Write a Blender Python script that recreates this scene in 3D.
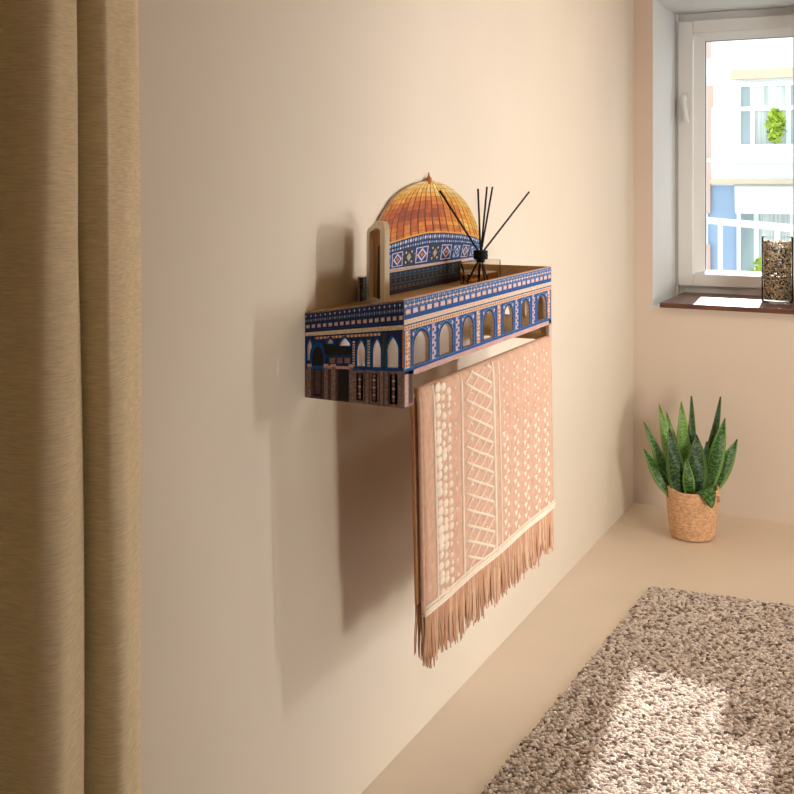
import bpy, bmesh, math, random
from mathutils import Vector, Matrix
random.seed(7)
S = bpy.context.scene
for o in list(bpy.data.objects):
    bpy.data.objects.remove(o)
COL = S.collection
PI = math.pi

# ---------------------------------------------------------------- camera
cd = bpy.data.cameras.new('camera')
cd.sensor_width = 36.0
cd.lens = 1080 / 794 * 36.0
cd.shift_y = -217 / 794
cd.clip_end = 200
cam = bpy.data.objects.new('camera', cd)
COL.objects.link(cam)
cam.location = (1.257, 0, 1.5)
cam.rotation_euler = (PI / 2, 0, math.atan(539 / 1080))
S.camera = cam

# ---------------------------------------------------------------- world, sun, added lights
w = bpy.data.worlds.new('sky')
S.world = w
w.use_nodes = True
bg = w.node_tree.nodes['Background']
bg.inputs['Color'].default_value = (0.86, 0.94, 1.0, 1)
bg.inputs['Strength'].default_value = 2.05


def light(name, kind, loc, energy, color, **kw):
    d = bpy.data.lights.new(name, kind)
    d.energy = energy
    d.color = color
    for k, v in kw.items():
        setattr(d, k, v)
    o = bpy.data.objects.new(name, d)
    COL.objects.link(o)
    o.location = loc
    return o


def aim(o, d):
    o.rotation_euler = Vector(d).to_track_quat('-Z', 'Y').to_euler()


sun = light('sun', 'SUN', (0, 20, 15), 15.0, (1.0, 0.98, 0.98), angle=0.012)
aim(sun, (0.09, -1, -0.545))
# lights added from the right and from above, their sources unseen
la = light('added_side_light', 'AREA', (3.35, 4.58, 1.5), 17, (1.0, 0.98, 0.96), shape='RECTANGLE', size=0.14, size_y=0.8)  # placed to match the wall shadows; a window there is assumed
aim(la, (-1, -0.70, 0.0))
la.data.spread = math.radians(86)
lb = light('added_bounce_light', 'AREA', (5.0, 0.5, 0.5), 150, (1.0, 0.92, 0.77), shape='RECTANGLE', size=1.1, size_y=0.8)  # added low light standing in for bounce off the floor
aim(lb, (-1, 0.3, 0))
lc = light('added_fill_light', 'POINT', (1.55, 3.7, 2.1), 24.5, (1.0, 0.95, 0.85), shadow_soft_size=0.16)  # added fill for floor, back wall and curtain; no lamp known here
lp = light('window_portal', 'AREA', (0.44, 5.5, 1.6), 1, (1, 1, 1), shape='RECTANGLE', size=0.7, size_y=1.4)
aim(lp, (0, -1, 0))
lp.data.cycles.is_portal = True
S.view_settings.view_transform = 'Standard'
S.view_settings.look = 'None'
S.view_settings.exposure = 0.0
S.view_settings.gamma = 1.0
S.view_settings.use_curve_mapping = False


# ---------------------------------------------------------------- materials
def mat(name, col, rough=0.6, var=0.0, vscale=20.0, bump=0.0, bscale=60.0, metal=0.0, spec=0.5, stretch=None, detail=4):
    m = bpy.data.materials.new(name)
    m.use_nodes = True
    nt = m.node_tree
    b = nt.nodes['Principled BSDF']
    b.inputs['Base Color'].default_value = (*col, 1)
    b.inputs['Roughness'].default_value = rough
    b.inputs['Metallic'].default_value = metal
    b.inputs['Specular IOR Level'].default_value = spec
    if var or bump:
        tc = nt.nodes.new('ShaderNodeTexCoord')
        mp = nt.nodes.new('ShaderNodeMapping')
        nt.links.new(tc.outputs['Object'], mp.inputs['Vector'])
        if stretch:
            mp.inputs['Scale'].default_value = stretch
    if var:
        n = nt.nodes.new('ShaderNodeTexNoise')
        n.inputs['Scale'].default_value = vscale
        n.inputs['Detail'].default_value = detail
        nt.links.new(mp.outputs['Vector'], n.inputs['Vector'])
        r = nt.nodes.new('ShaderNodeValToRGB')
        r.color_ramp.elements[0].position = 0.3
        r.color_ramp.elements[1].position = 0.7
        r.color_ramp.elements[0].color = (*[c * (1 - var) for c in col], 1)
        r.color_ramp.elements[1].color = (*[min(1, c * (1 + var)) for c in col], 1)
        nt.links.new(n.outputs['Fac'], r.inputs['Fac'])
        nt.links.new(r.outputs['Color'], b.inputs['Base Color'])
    if bump:
        n2 = nt.nodes.new('ShaderNodeTexNoise')
        n2.inputs['Scale'].default_value = bscale
        n2.inputs['Detail'].default_value = 5
        nt.links.new(mp.outputs['Vector'], n2.inputs['Vector'])
        bp = nt.nodes.new('ShaderNodeBump')
        bp.inputs['Strength'].default_value = bump
        bp.inputs['Distance'].default_value = 0.004
        nt.links.new(n2.outputs['Fac'], bp.inputs['Height'])
        nt.links.new(bp.outputs['Normal'], b.inputs['Normal'])
    return m


def glassmat(name, tint, gloss=0.12, rough=0.02):
    m = bpy.data.materials.new(name)
    m.use_nodes = True
    nt = m.node_tree
    for n in list(nt.nodes):
        nt.nodes.remove(n)
    out = nt.nodes.new('ShaderNodeOutputMaterial')
    t = nt.nodes.new('ShaderNodeBsdfTransparent')
    t.inputs['Color'].default_value = (*tint, 1)
    g = nt.nodes.new('ShaderNodeBsdfGlossy')
    g.inputs['Roughness'].default_value = rough
    lw = nt.nodes.new('ShaderNodeLayerWeight')
    lw.inputs['Blend'].default_value = gloss
    mx = nt.nodes.new('ShaderNodeMixShader')
    nt.links.new(lw.outputs['Fresnel'], mx.inputs['Fac'])
    nt.links.new(t.outputs[0], mx.inputs[1])
    nt.links.new(g.outputs[0], mx.inputs[2])
    nt.links.new(mx.outputs[0], out.inputs['Surface'])
    return m


M = {}
M['wall'] = mat('cream_wall_paint', (0.71, 0.635, 0.54), 0.75, 0.02, 2.5, 0.06, 240)
M['wallback'] = mat('light_tinted_wall', (0.72, 0.61, 0.53), 0.75, 0.02, 2.5, 0.06, 240)  # wall paint made pinker to carry the different light on the back wall
M['reveal'] = mat('daylight_toned_reveal', (0.74, 0.75, 0.75), 0.7, 0.02, 3)  # cool tone of the daylight put into the reveal's colour
M['wallfront'] = mat('brown_wall_paint', (0.34, 0.23, 0.14), 0.8)
M['walldark'] = mat('tan_wall_paint', (0.62, 0.44, 0.27), 0.8)
M['floor'] = mat('beige_floor', (0.80, 0.69, 0.57), 0.42, 0.05, 1.6, 0.03, 40)
M['ceil'] = mat('ceiling_paint', (0.74, 0.60, 0.44), 0.8)
M['pvc'] = mat('white_window_plastic', (0.85, 0.84, 0.82), 0.35)
M['gasket'] = mat('dark_gasket', (0.08, 0.075, 0.07), 0.6)
M['pane'] = glassmat('window_glass', (0.97, 0.985, 0.99), 0.06)
M['sill'] = mat('dark_stained_wood', (0.13, 0.05, 0.028), 0.38, 0.35, 9, 0.05, 80, stretch=(1, 6, 6))


# ---------------------------------------------------------------- mesh helpers
class MB:
    def __init__(self):
        self.v = []
        self.f = []
        self.m = []
        self.mi = 0

    def add(self, vs, fs, mi=None):
        n = len(self.v)
        self.v += [tuple(p) for p in vs]
        for f in fs:
            self.f.append(tuple(i + n for i in f))
            self.m.append(self.mi if mi is None else mi)

    def poly(self, vs, mi=None):
        self.add(vs, [tuple(range(len(vs)))], mi)

    def box(self, a, b, mi=None):
        x0, y0, z0 = a
        x1, y1, z1 = b
        self.add([(x0, y0, z0), (x1, y0, z0), (x1, y1, z0), (x0, y1, z0), (x0, y0, z1), (x1, y0, z1), (x1, y1, z1), (x0, y1, z1)],
                 [(0, 3, 2, 1), (4, 5, 6, 7), (0, 1, 5, 4), (1, 2, 6, 5), (2, 3, 7, 6), (3, 0, 4, 7)], mi)

    def tube(self, pts, r, n=8, mi=None, cap=True, sx=1.0):
        pts = [Vector(p) for p in pts]
        rs = r if isinstance(r, (list, tuple)) else [r] * len(pts)
        vs, fs = [], []
        up = None
        for i, p in enumerate(pts):
            t = (pts[min(i + 1, len(pts) - 1)] - pts[max(i - 1, 0)]).normalized()
            if up is None:
                up = Vector((0, 0, 1)) if abs(t.z) < 0.9 else Vector((1, 0, 0))
            a = t.cross(up).normalized()
            b = t.cross(a).normalized()
            up = -b
            up = b.cross(t).cross(t) if False else up
            for k in range(n):
                an = 2 * PI * k / n
                vs.append(p + (a * math.cos(an) * sx + b * math.sin(an)) * rs[i])
        for i in range(len(pts) - 1):
            for k in range(n):
                fs.append((i * n + k, i * n + (k + 1) % n, (i + 1) * n + (k + 1) % n, (i + 1) * n + k))
        if cap:
            fs.append(tuple(range(n))[::-1])
            fs.append(tuple((len(pts) - 1) * n + k for k in range(n)))
        self.add(vs, fs, mi)

    def lathe(self, c, prof, n=32, mi=None, close=False):
        vs, fs = [], []
        for r, z in prof:
            for k in range(n):
                a = 2 * PI * k / n
                vs.append((c[0] + r * math.cos(a), c[1] + r * math.sin(a), c[2] + z))
        for i in range(len(prof) - 1):
            for k in range(n):
                fs.append((i * n + k, i * n + (k + 1) % n, (i + 1) * n + (k + 1) % n, (i + 1) * n + k))
        if close:
            fs.append(tuple(range(n))[::-1])
            fs.append(tuple((len(prof) - 1) * n + k for k in range(n)))
        self.add(vs, fs, mi)

    def blob(self, c, r, mi=None, seg=8, rings=5):
        rx, ry, rz = r if isinstance(r, (list, tuple)) else (r, r, r)
        vs = [(c[0], c[1], c[2] - rz)]
        fs = []
        for i in range(1, rings):
            ph = -PI / 2 + PI * i / rings
            for k in range(seg):
                a = 2 * PI * k / seg
                vs.append((c[0] + rx * math.cos(ph) * math.cos(a), c[1] + ry * math.cos(ph) * math.sin(a), c[2] + rz * math.sin(ph)))
        vs.append((c[0], c[1], c[2] + rz))
        top = len(vs) - 1
        for k in range(seg):
            fs.append((0, 1 + (k + 1) % seg, 1 + k))
            fs.append((top, 1 + (rings - 2) * seg + k, 1 + (rings - 2) * seg + (k + 1) % seg))
        for i in range(rings - 2):
            for k in range(seg):
                fs.append((1 + i * seg + k, 1 + i * seg + (k + 1) % seg, 1 + (i + 1) * seg + (k + 1) % seg, 1 + (i + 1) * seg + k))
        self.add(vs, fs, mi)

    def panel(self, outline, holes, fn, th, mi_front=0, mi_back=1, mi_edge=2):
        """flat board with cut-outs: outline/holes in 2D, fn(a,b,off) -> 3D, front at off=0, back at off=-th"""
        bm = bmesh.new()
        edges = []
        loops = []
        for lp_ in [outline] + holes:
            vs = [bm.verts.new((p[0], p[1], 0)) for p in lp_]
            loops.append(vs)
            for i in range(len(vs)):
                edges.append(bm.edges.new((vs[i], vs[(i + 1) % len(vs)])))
        bmesh.ops.triangle_fill(bm, use_beauty=True, use_dissolve=False, edges=edges, normal=(0, 0, 1))
        bm.verts.index_update()
        P = [(v.co.x, v.co.y) for v in bm.verts]
        T = [tuple(v.index for v in f.verts) for f in bm.faces]
        L = [[v.index for v in l] for l in loops]
        bm.free()
        self.add([fn(a, b, 0) for a, b in P], T, mi_front)
        self.add([fn(a, b, -th) for a, b in P], [t[::-1] for t in T], mi_back)
        for l in L:
            vs, fs = [], []
            n = len(l)
            for i in l:
                vs += [fn(*P[i], 0), fn(*P[i], -th)]
            for i in range(n):
                j = (i + 1) % n
                fs.append((2 * i, 2 * j, 2 * j + 1, 2 * i + 1))
            self.add(vs, fs, mi_edge)

    def build(self, name, mats, parent=None, smooth=False, origin=None, bevel=0, recalc=True):
        me = bpy.data.meshes.new(name)
        if parent is not None:
            org = Vector(WORLD[parent.name])
        elif origin is not None:
            org = Vector(origin)
        else:
            xs = [[v[i] for v in self.v] for i in range(3)]
            org = Vector(((min(xs[0]) + max(xs[0])) / 2, (min(xs[1]) + max(xs[1])) / 2, min(xs[2])))
        me.from_pydata([(v[0] - org.x, v[1] - org.y, v[2] - org.z) for v in self.v], [], self.f)
        if not isinstance(mats, (list, tuple)):
            mats = [mats]
        for m in mats:
            me.materials.append(m)
        me.polygons.foreach_set('material_index', [min(i, len(mats) - 1) for i in self.m])
        if recalc:
            bm = bmesh.new()
            bm.from_mesh(me)
            bmesh.ops.recalc_face_normals(bm, faces=bm.faces)
            bm.to_mesh(me)
            bm.free()
        if smooth:
            me.polygons.foreach_set('use_smooth', [True] * len(me.polygons))
        me.update()
        o = bpy.data.objects.new(name, me)
        COL.objects.link(o)
        if parent is not None:
            o.parent = parent
        else:
            o.location = org
        WORLD[o.name] = tuple(org)
        if bevel:
            b = o.modifiers.new('bevel', 'BEVEL')
            b.width = bevel
            b.segments = 2
            b.limit_method = 'ANGLE'
        return o


WORLD = {}


def thing(name, label, cat, loc, group=None, kind=None):
    o = bpy.data.objects.new(name, None)
    COL.objects.link(o)
    o.location = loc
    o.empty_display_size = 0.1
    WORLD[o.name] = tuple(loc)
    return tag(o, label, cat, group, kind)


def tag(o, label=None, cat=None, group=None, kind=None):
    if label:
        o['label'] = label
    if cat:
        o['category'] = cat
    if group:
        o['group'] = group
    if kind:
        o['kind'] = kind
    return o


def lerp(a, b, t):
    return a + (b - a) * t


def interp(tab, x):
    if x <= tab[0][0]:
        return tab[0][1]
    for (x0, y0), (x1, y1) in zip(tab, tab[1:]):
        if x <= x1:
            return lerp(y0, y1, (x - x0) / (x1 - x0))
    return tab[-1][1]


def spline(pts, n):
    out = []
    P = [pts[0]] + list(pts) + [pts[-1]]
    for i in range(1, len(P) - 2):
        for k in range(n):
            t = k / n
            out.append(tuple(0.5 * (2 * b + (c - a) * t + (2 * a - 5 * b + 4 * c - d) * t * t + (3 * b - a - 3 * c + d) * t ** 3)
                             for a, b, c, d in zip(P[i - 1], P[i], P[i + 1], P[i + 2])))
    out.append(tuple(pts[-1]))
    return out


# ---------------------------------------------------------------- room shell
RX, YB, YF, ZC = 3.0, 4.98, -1.2, 2.6
SE = 'structure'
b = MB()
b.box((-0.2, YF - 0.2, -0.15), (RX + 0.2, 5.62, 0))
tag(b.build('floor', M['floor'], origin=(0, 0, 0)), kind=SE)
b = MB()
b.box((-0.2, YF - 0.2, ZC), (RX + 0.2, 5.62, ZC + 0.15))
tag(b.build('ceiling', M['ceil'], origin=(0, 0, ZC)), kind=SE)
b = MB()
b.box((-0.2, YF - 0.2, 0), (0, 5.62, ZC))
tag(b.build('wall_left', M['wall'], origin=(0, 0, 0)), kind=SE)
b = MB()
b.box((0, YF - 0.2, 0), (RX, YF, ZC))
tag(b.build('wall_front', M['wallfront'], origin=(0, YF, 0)), kind=SE)
# right wall; openings added and shaped to cut the two side lights
b = MB()
ops = [(1.12, 3.2, 0.05, 0.95), (4.31, 4.95, 0.9, 2.1)]
ys = [YF - 0.2]
for y0, y1, z0, z1 in ops:
    b.box((RX, ys[-1], 0), (RX + 0.2, y0, ZC))
    b.box((RX, y0, 0), (RX + 0.2, y1, z0))
    b.box((RX, y0, z1), (RX + 0.2, y1, ZC))
    ys.append(y1)
b.box((RX, ys[-1], 0), (RX + 0.2, 5.62, ZC))
tag(b.build('wall_right', M['walldark'], origin=(RX, 0, 0)), kind=SE)
# back wall with the deep window opening
HX0, HX1, HZ0, HZ1 = 0.0874, 0.80, 0.915, 2.335
b = MB()
b.box((0, YB, 0), (HX0, 5.62, ZC))
b.box((HX1, YB, 0), (RX, 5.62, ZC))
b.box((HX0, YB, 0), (HX1, 5.62, HZ0))
b.box((HX0, YB, HZ1), (HX1, 5.62, ZC))
tag(b.build('wall_back', M['wallback'], origin=(0, YB, 0)), kind=SE)
b = MB()
e = 0.003
b.box((HX0, YB - 0.001, HZ0), (HX0 + e, 5.5, HZ1))
b.box((HX1 - e, YB - 0.001, HZ0), (HX1, 5.5, HZ1))
b.box((HX0 + e, YB - 0.001, HZ1 - e), (HX1 - e, 5.5, HZ1))
b.box((HX0 + e, YB - 0.001, HZ0), (HX1 - e, 5.5, HZ0 + e))
tag(b.build('trim_1', M['reveal']), kind=SE)
# dark sill board
b = MB()
b.box((0.128, 4.945, HZ0 + e), (HX1 - e, 5.47, 0.94))
tag(b.build('trim_2', M['sill'], bevel=0.003), kind=SE)

# window: fixed frame, sash, glazing bead, pane, handle
win = thing('window_1', None, None, (0.44, 5.5, HZ0), kind=SE)
b = MB()
FX0, FX1, FZ0, FZ1 = HX0 + e, HX1 - e, HZ0 + e, HZ1 - e
b.box((FX0, 5.462, FZ0), (0.1035, 5.58, FZ1))
b.box((0.1035, 5.49, FZ0), (0.13, 5.58, FZ1))
b.box((0.745, 5.49, FZ0), (FX1, 5.58, FZ1))
b.box((0.13, 5.49, 2.27), (0.745, 5.58, FZ1))
b.box((0.13, 5.475, FZ0), (0.745, 5.58, 0.985))
b.build('fixed_frame', M['pvc'], win, bevel=0.003)


def frame_ring(mb, x0, x1, z0, z1, wx, wz, y0, y1):
    mb.box((x0, y0, z0), (x0 + wx, y1, z1))
    mb.box((x1 - wx, y0, z0), (x1, y1, z1))
    mb.box((x0 + wx, y0, z0), (x1 - wx, y1, z0 + wz))
    mb.box((x0 + wx, y0, z1 - wz), (x1 - wx, y1, z1))


b = MB()
SX0, SX1, SZ0, SZ1 = 0.1055, 0.76, 0.975, 2.29
frame_ring(b, SX0, SX1, SZ0, SZ1, 0.073, 0.060, 5.445, 5.489)
b.build('sash', M['pvc'], win, bevel=0.004)
# glazing bead: bevelled ring between sash and glass
b = MB()
ox0, ox1, oz0, oz1 = SX0 + 0.076, SX1 - 0.076, SZ0 + 0.062, SZ1 - 0.062
ix0, ix1, iz0, iz1 = ox0 + 0.045, ox1 - 0.040, oz0 + 0.012, oz1 - 0.035
A = [(ox0, 5.455, oz0), (ox1, 5.455, oz0), (ox1, 5.455, oz1), (ox0, 5.455, oz1)]
B_ = [(ix0, 5.50, iz0), (ix1, 5.50, iz0), (ix1, 5.50, iz1), (ix0, 5.50, iz1)]
C_ = [(ix0, 5.55, iz0), (ix1, 5.55, iz0), (ix1, 5.55, iz1), (ix0, 5.55, iz1)]
D_ = [(ox0, 5.55, oz0), (ox1, 5.55, oz0), (ox1, 5.55, oz1), (ox0, 5.55, oz1)]
for i in range(4):
    j = (i + 1) % 4
    b.poly([A[i], A[j], B_[j], B_[i]])
    b.poly([B_[i], B_[j], C_[j], C_[i]])
    b.poly([C_[i], C_[j], D_[j], D_[i]])
    b.poly([D_[i], D_[j], A[j], A[i]])
b.build('glazing_bead', M['pvc'], win)
b = MB()
frame_ring(b, ix0 - 0.004, ix1 + 0.004, iz0 - 0.004, iz1 + 0.004, 0.007, 0.007, 5.515, 5.524)
b.build('gasket', M['gasket'], win)
b = MB()
b.box((ix0 - 0.01, 5.525, iz0 - 0.01), (ix1 + 0.01, 5.531, iz1 + 0.01))
b.build('pane', M['pane'], win)
b = MB()
b.box((0.133, 5.436, 1.80), (0.157, 5.445, 1.93))
b.tube([(0.145, 5.44, 1.90), (0.145, 5.41, 1.90)], 0.009, 10)
b.tube(spline([(0.141, 5.406, 1.918), (0.144, 5.400, 1.885), (0.150, 5.398, 1.84), (0.156, 5.400, 1.80), (0.156, 5.408, 1.785)], 4), [0.013] * 4 + [0.0115] * 4 + [0.0125] * 4 + [0.013] * 4 + [0.008], 12)
b.build('handle', M['pvc'], win, smooth=True)
b = MB()
b.tube([(0.0945, 5.478, 0.985), (0.0945, 5.478, 1.045)], 0.0035, 8)
b.tube([(0.0945, 5.478, 2.17), (0.0945, 5.478, 2.26)], 0.0035, 8)
b.build('hinge', M['pvc'], win, smooth=True)

# ---------------------------------------------------------------- outside
M['fac'] = mat('white_render', (0.86, 0.87, 0.88), 0.8, 0.03, 1.0)
M['facblue'] = mat('pale_blue_render', (0.36, 0.48, 0.64), 0.8, 0.04, 1.0)
M['quoin'] = mat('pink_stone', (0.72, 0.46, 0.36), 0.8, 0.06, 3)
M['facream'] = mat('cream_stone', (0.70, 0.57, 0.40), 0.8, 0.04, 3)
M['facframe'] = mat('white_window_paint', (0.88, 0.88, 0.87), 0.5)
M['facglass'] = mat('grey_blue_glass', (0.36, 0.45, 0.45), 0.15, 0.25, 1.2, stretch=(3, 1, 0.4))
M['facdrape'] = mat('pale_drape', (0.62, 0.66, 0.62), 0.7, 0.3, 6, stretch=(4, 1, 0.1))
M['pave'] = mat('pale_pavement', (0.6, 0.58, 0.55), 0.8, 0.1, 2)
M['bush'] = mat('lime_foliage', (0.42, 0.55, 0.06), 0.7, 0.4, 6)
M['stem'] = mat('brown_stem', (0.14, 0.09, 0.05), 0.8)
GZ = -2.6
b = MB()
b.box((-25, 5.9, GZ - 0.2), (25, 45, GZ))
tag(b.build('floor_outside', M['pave'], origin=(0, 20, GZ)), kind=SE)
YQ = 25.0
bld = thing('townhouse', 'white and pale blue house across the street behind the window glass', 'building', (-2.5, YQ, GZ))
b = MB()
b.box((-12, YQ, 1.38), (8, YQ + 6, 7.6))
b.box((-12, YQ, GZ), (-3.36, YQ + 6, 1.38))
b.box((0.2, YQ, GZ), (8, YQ + 6, 1.38))
b.build('upper_wall', M['fac'], bld)
b = MB()
b.box((-3.36, YQ + 0.06, GZ), (0.2, YQ + 6, 1.38))
b.build('lower_wall', M['facblue'], bld)
for z0 in (-2.4, -1.1, 0.75, 2.0, 3.15, 4.25):
    b = MB()
    b.box((-3.75, YQ - 0.05, z0), (-3.30 + (0.05 if z0 == 3.15 else 0), YQ, z0 + (1.15 if z0 < 2.5 else 0.48)))
    b.build('quoin', M['quoin'], bld)
b = MB()
b.box((-3.30, YQ - 0.14, 1.42), (4, YQ, 1.52))
b.build('cornice', M['facream'], bld)
b = MB()
b.box((-2.85, YQ - 0.12, 3.74), (1.2, YQ, 3.95))
b.build('lintel', M['facream'], bld)
b = MB()
b.box((-2.9, YQ - 0.5, 1.88), (1.2, YQ, 1.94))
b.build('window_ledge', M['facframe'], bld)


def outwin(x0, x1, z0, z1, cols, trans, name):
    fr = MB()
    y0, y1 = YQ - 0.08, YQ - 0.005
    frame_ring(fr, x0, x1, z0, z1, 0.09, 0.09, y0, y1)
    for c in cols:
        fr.box((c - 0.05, y0, z0 + 0.09), (c + 0.05, y1, z1 - 0.09))
    if trans:
        fr.box((x0 + 0.09, y0 + 0.01, trans - 0.05), (x1 - 0.09, y1, trans + 0.05))
    o = fr.build(name, M['facframe'], bld)
    edges_ = [x0 + 0.09] + [q for c in cols for q in (c - 0.05, c + 0.05)] + [x1 - 0.09]
    for k in range(0, len(edges_) - 1, 2):
        p = MB()
        p.box((edges_[k], YQ - 0.03, z0 + 0.09), (edges_[k + 1], YQ - 0.01, z1 - 0.09))
        p.build('window_pane', M['facglass'] if k % 4 == 0 else M['facdrape'], o)
    return o


outwin(-2.72, -0.35, 2.15, 3.66, (-2.38, -1.63, -0.95), 3.08, 'upper_window')
outwin(-2.72, -0.3, -0.75, 0.95, (-2.3, -1.55), None, 'lower_window')
# awning over the lower window
b = MB()
b.add([(-2.78, YQ, 1.40), (-0.6, YQ, 1.40), (-0.75, YQ - 0.9, 1.00), (-2.62, YQ - 0.9, 1.00),
       (-2.78, YQ, 1.36), (-0.6, YQ, 1.36), (-0.75, YQ - 0.9, 0.78), (-2.62, YQ - 0.9, 0.78)],
      [(0, 1, 2, 3), (7, 6, 5, 4), (3, 2, 6, 7), (0, 3, 7, 4), (2, 1, 5, 6), (1, 0, 4, 5)])
b.build('awning', M['facframe'], bld)


def bush(name, label, x, y, z, w_, h_, stem=0.12, pot=None):
    t = thing(name, label, 'shrub', (x, y, pot or z))
    if pot:
        b = MB()
        b.box((x - 0.75, y - 0.14, pot), (x + 0.75, y + 0.14, z))
        b.build('planter', M['facframe'], t)
    rr = random.Random(int((x + 50) * 100))
    b = MB()
    for i in range(260):
        a, c, r = rr.uniform(0, 2 * PI), rr.uniform(-1, 1), rr.uniform(0.55, 1)
        s = math.sqrt(1 - c * c) * r
        p = Vector((x + w_ * s * math.cos(a), y + w_ * 0.7 * s * math.sin(a), z + stem + h_ / 2 + h_ / 2 * c * r))
        d = Vector((rr.uniform(-1, 1), rr.uniform(-1, 0.2), rr.uniform(-0.6, 1))).normalized() * 0.09
        q = d.cross(Vector((rr.uniform(-1, 1), rr.uniform(-1, 1), rr.uniform(-1, 1)))).normalized() * 0.045
        b.add([p - d, p + q, p + d, p - q], [(0, 1, 2, 3)])
    b.build('foliage', M['bush'], t, recalc=False)
    b = MB()
    b.tube([(x, y, z), (x, y, z + stem + h_ * 0.5)], 0.03, 8)
    b.build('stem', M['stem'], t)


bush('shrub', 'lime green bush in front of the upper window of the house outside', -1.86, YQ - 0.31, 2.28, 0.20, 0.78, 0.0, 1.945)
bush('shrub', 'small lime green bush low down outside, left of the pebble vase', -2.05, YQ - 0.45, GZ, 0.28, 0.9, 1.6)
# white railing across the street, running obliquely
rl = thing('railing', 'white railing of one long bar and slim posts outside the window', 'railing', (-2.0, 18, GZ))
P0, P1 = Vector((-3.0, 20.6, 0.78)), Vector((1.6, 13.6, 0.78))
b = MB()
b.tube([P0, P1], 0.06, 4)
b.build('top_bar', M['facframe'], rl)
for t_ in (0.2, 0.45, 0.75, 0.98):
    p = P0.lerp(P1, t_)
    b = MB()
    b.box((p.x - 0.035, p.y - 0.035, GZ), (p.x + 0.035, p.y + 0.035, 0.78))
    b.build('post', M['facframe'], rl)

# ---------------------------------------------------------------- curtain
M['curtain'] = mat('oatmeal_linen', (0.84, 0.71, 0.48), 0.85, 0.11, 34, 0.6, 34, stretch=(1.3, 1.3, 13), detail=1.5)
ctrl = [(0.03, 1.392), (0.052, 1.403), (0.090, 1.391), (0.114, 1.364), (0.139, 1.314), (0.150, 1.270), (0.140, 1.248), (0.085, 1.240), (0.050, 1.232),
        (0.070, 1.228), (0.098, 1.234), (0.122, 1.217), (0.148, 1.178), (0.158, 1.140), (0.140, 1.118), (0.085, 1.108), (0.050, 1.095), (0.07, 1.075),
        (0.105, 1.045), (0.110, 1.015), (0.07, 0.99), (0.04, 0.95), (0.08, 0.92), (0.12, 0.88), (0.08, 0.83), (0.04, 0.80)]
pl = spline(ctrl, 8)
b = MB()
nz = 40
for j in range(nz + 1):
    z = 0.012 + (ZC - 0.014) * j / nz
    g = (1.3 - z) * 0.012
    for i, (x, y) in enumerate(pl):
        s_ = 0.006 * math.sin(z * 2.1 + y * 30) + 0.003 * math.sin(z * 5.3 + i * 0.4)
        b.v.append((max(0.008, x * (1 + 0.05 * math.sin(z * 1.7 + 1)) + s_ * 0.6), y + g * 0.6 + s_ * 0.4, z))
n_ = len(pl)
for j in range(nz):
    for i in range(n_ - 1):
        b.f.append((j * n_ + i, j * n_ + i + 1, (j + 1) * n_ + i + 1, (j + 1) * n_ + i))
        b.m.append(0)
cu = b.build('curtain', M['curtain'], smooth=True)
so = cu.modifiers.new('thick', 'SOLIDIFY')
so.thickness = 0.003
tag(cu, 'oatmeal linen curtain in deep folds at the near left edge', 'curtain')

# ---------------------------------------------------------------- rug
M['rugbase'] = mat('brown_backing', (0.22, 0.14, 0.09), 0.9)
rugm = [mat('rug_loop_%s' % n, c, 0.9) for n, c in (('ivory', (0.76, 0.67, 0.59)), ('sand', (0.62, 0.53, 0.46)), ('taupe', (0.42, 0.33, 0.28)), ('cocoa', (0.21, 0.15, 0.12)))]
RC = [(0.235, 1.5), (1.75, 1.5), (0.322, 3.95), (1.75, 4.07)]


def rugp(a, c):
    return (lerp(lerp(RC[0][0], RC[1][0], a), lerp(RC[2][0], RC[3][0], a), c), lerp(lerp(RC[0][1], RC[1][1], a), lerp(RC[2][1], RC[3][1], a), c))


rug = thing('area_rug', 'beige and brown looped pile rug lying on the floor', 'rug', (1.0, 2.7, 0))
b = MB()
vs = [(*rugp(a, c), z) for z in (0.0005, 0.009) for a, c in ((0, 0), (1, 0), (1, 1), (0, 1))]
b.add(vs, [(3, 2, 1, 0), (4, 5, 6, 7), (0, 1, 5, 4), (1, 2, 6, 5), (2, 3, 7, 6), (3, 0, 4, 7)])
b.build('backing', M['rugbase'], rug)
b = MB()
rr = random.Random(3)
NX, NY = 124, 296
for j in range(NY):
    for i in range(NX):
        a = (i + 0.5 + (0.5 if j % 2 else 0) + rr.uniform(-0.28, 0.28)) / (NX + 0.5)
        c = (j + 0.5 + rr.uniform(-0.28, 0.28)) / NY
        x, y = rugp(a, c)
        an = rr.gauss(0.35, 0.4)
        ca, sa = math.cos(an), math.sin(an)
        lx, ly, lz = rr.uniform(0.0064, 0.0105), rr.uniform(0.0026, 0.0040), rr.uniform(0.0045, 0.0075)
        z = 0.010 + rr.uniform(0, 0.005)
        n0 = len(b.v)
        for ring, (s, h) in enumerate(((1.0, -0.2), (0.72, 0.7))):
            for k in range(6):
                t = PI / 3 * k + ring * PI / 6
                px, py = lx * s * math.cos(t), ly * s * math.sin(t)
                b.v.append((x + ca * px - sa * py, y + sa * px + ca * py, z + lz * h))
        b.v.append((x, y, z + lz))
        mi = rr.choices((0, 1, 2, 3), (0.42, 0.28, 0.18, 0.12))[0]
        for k in range(6):
            k2 = (k + 1) % 6
            b.f.append((n0 + k, n0 + k2, n0 + 6 + k))
            b.f.append((n0 + k2, n0 + 6 + k2, n0 + 6 + k))
            b.f.append((n0 + 6 + k, n0 + 6 + k2, n0 + 12))
            b.m += [mi] * 3
o = b.build('pile', rugm, rug, smooth=True, recalc=False)
o['kind'] = 'stuff'

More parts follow.
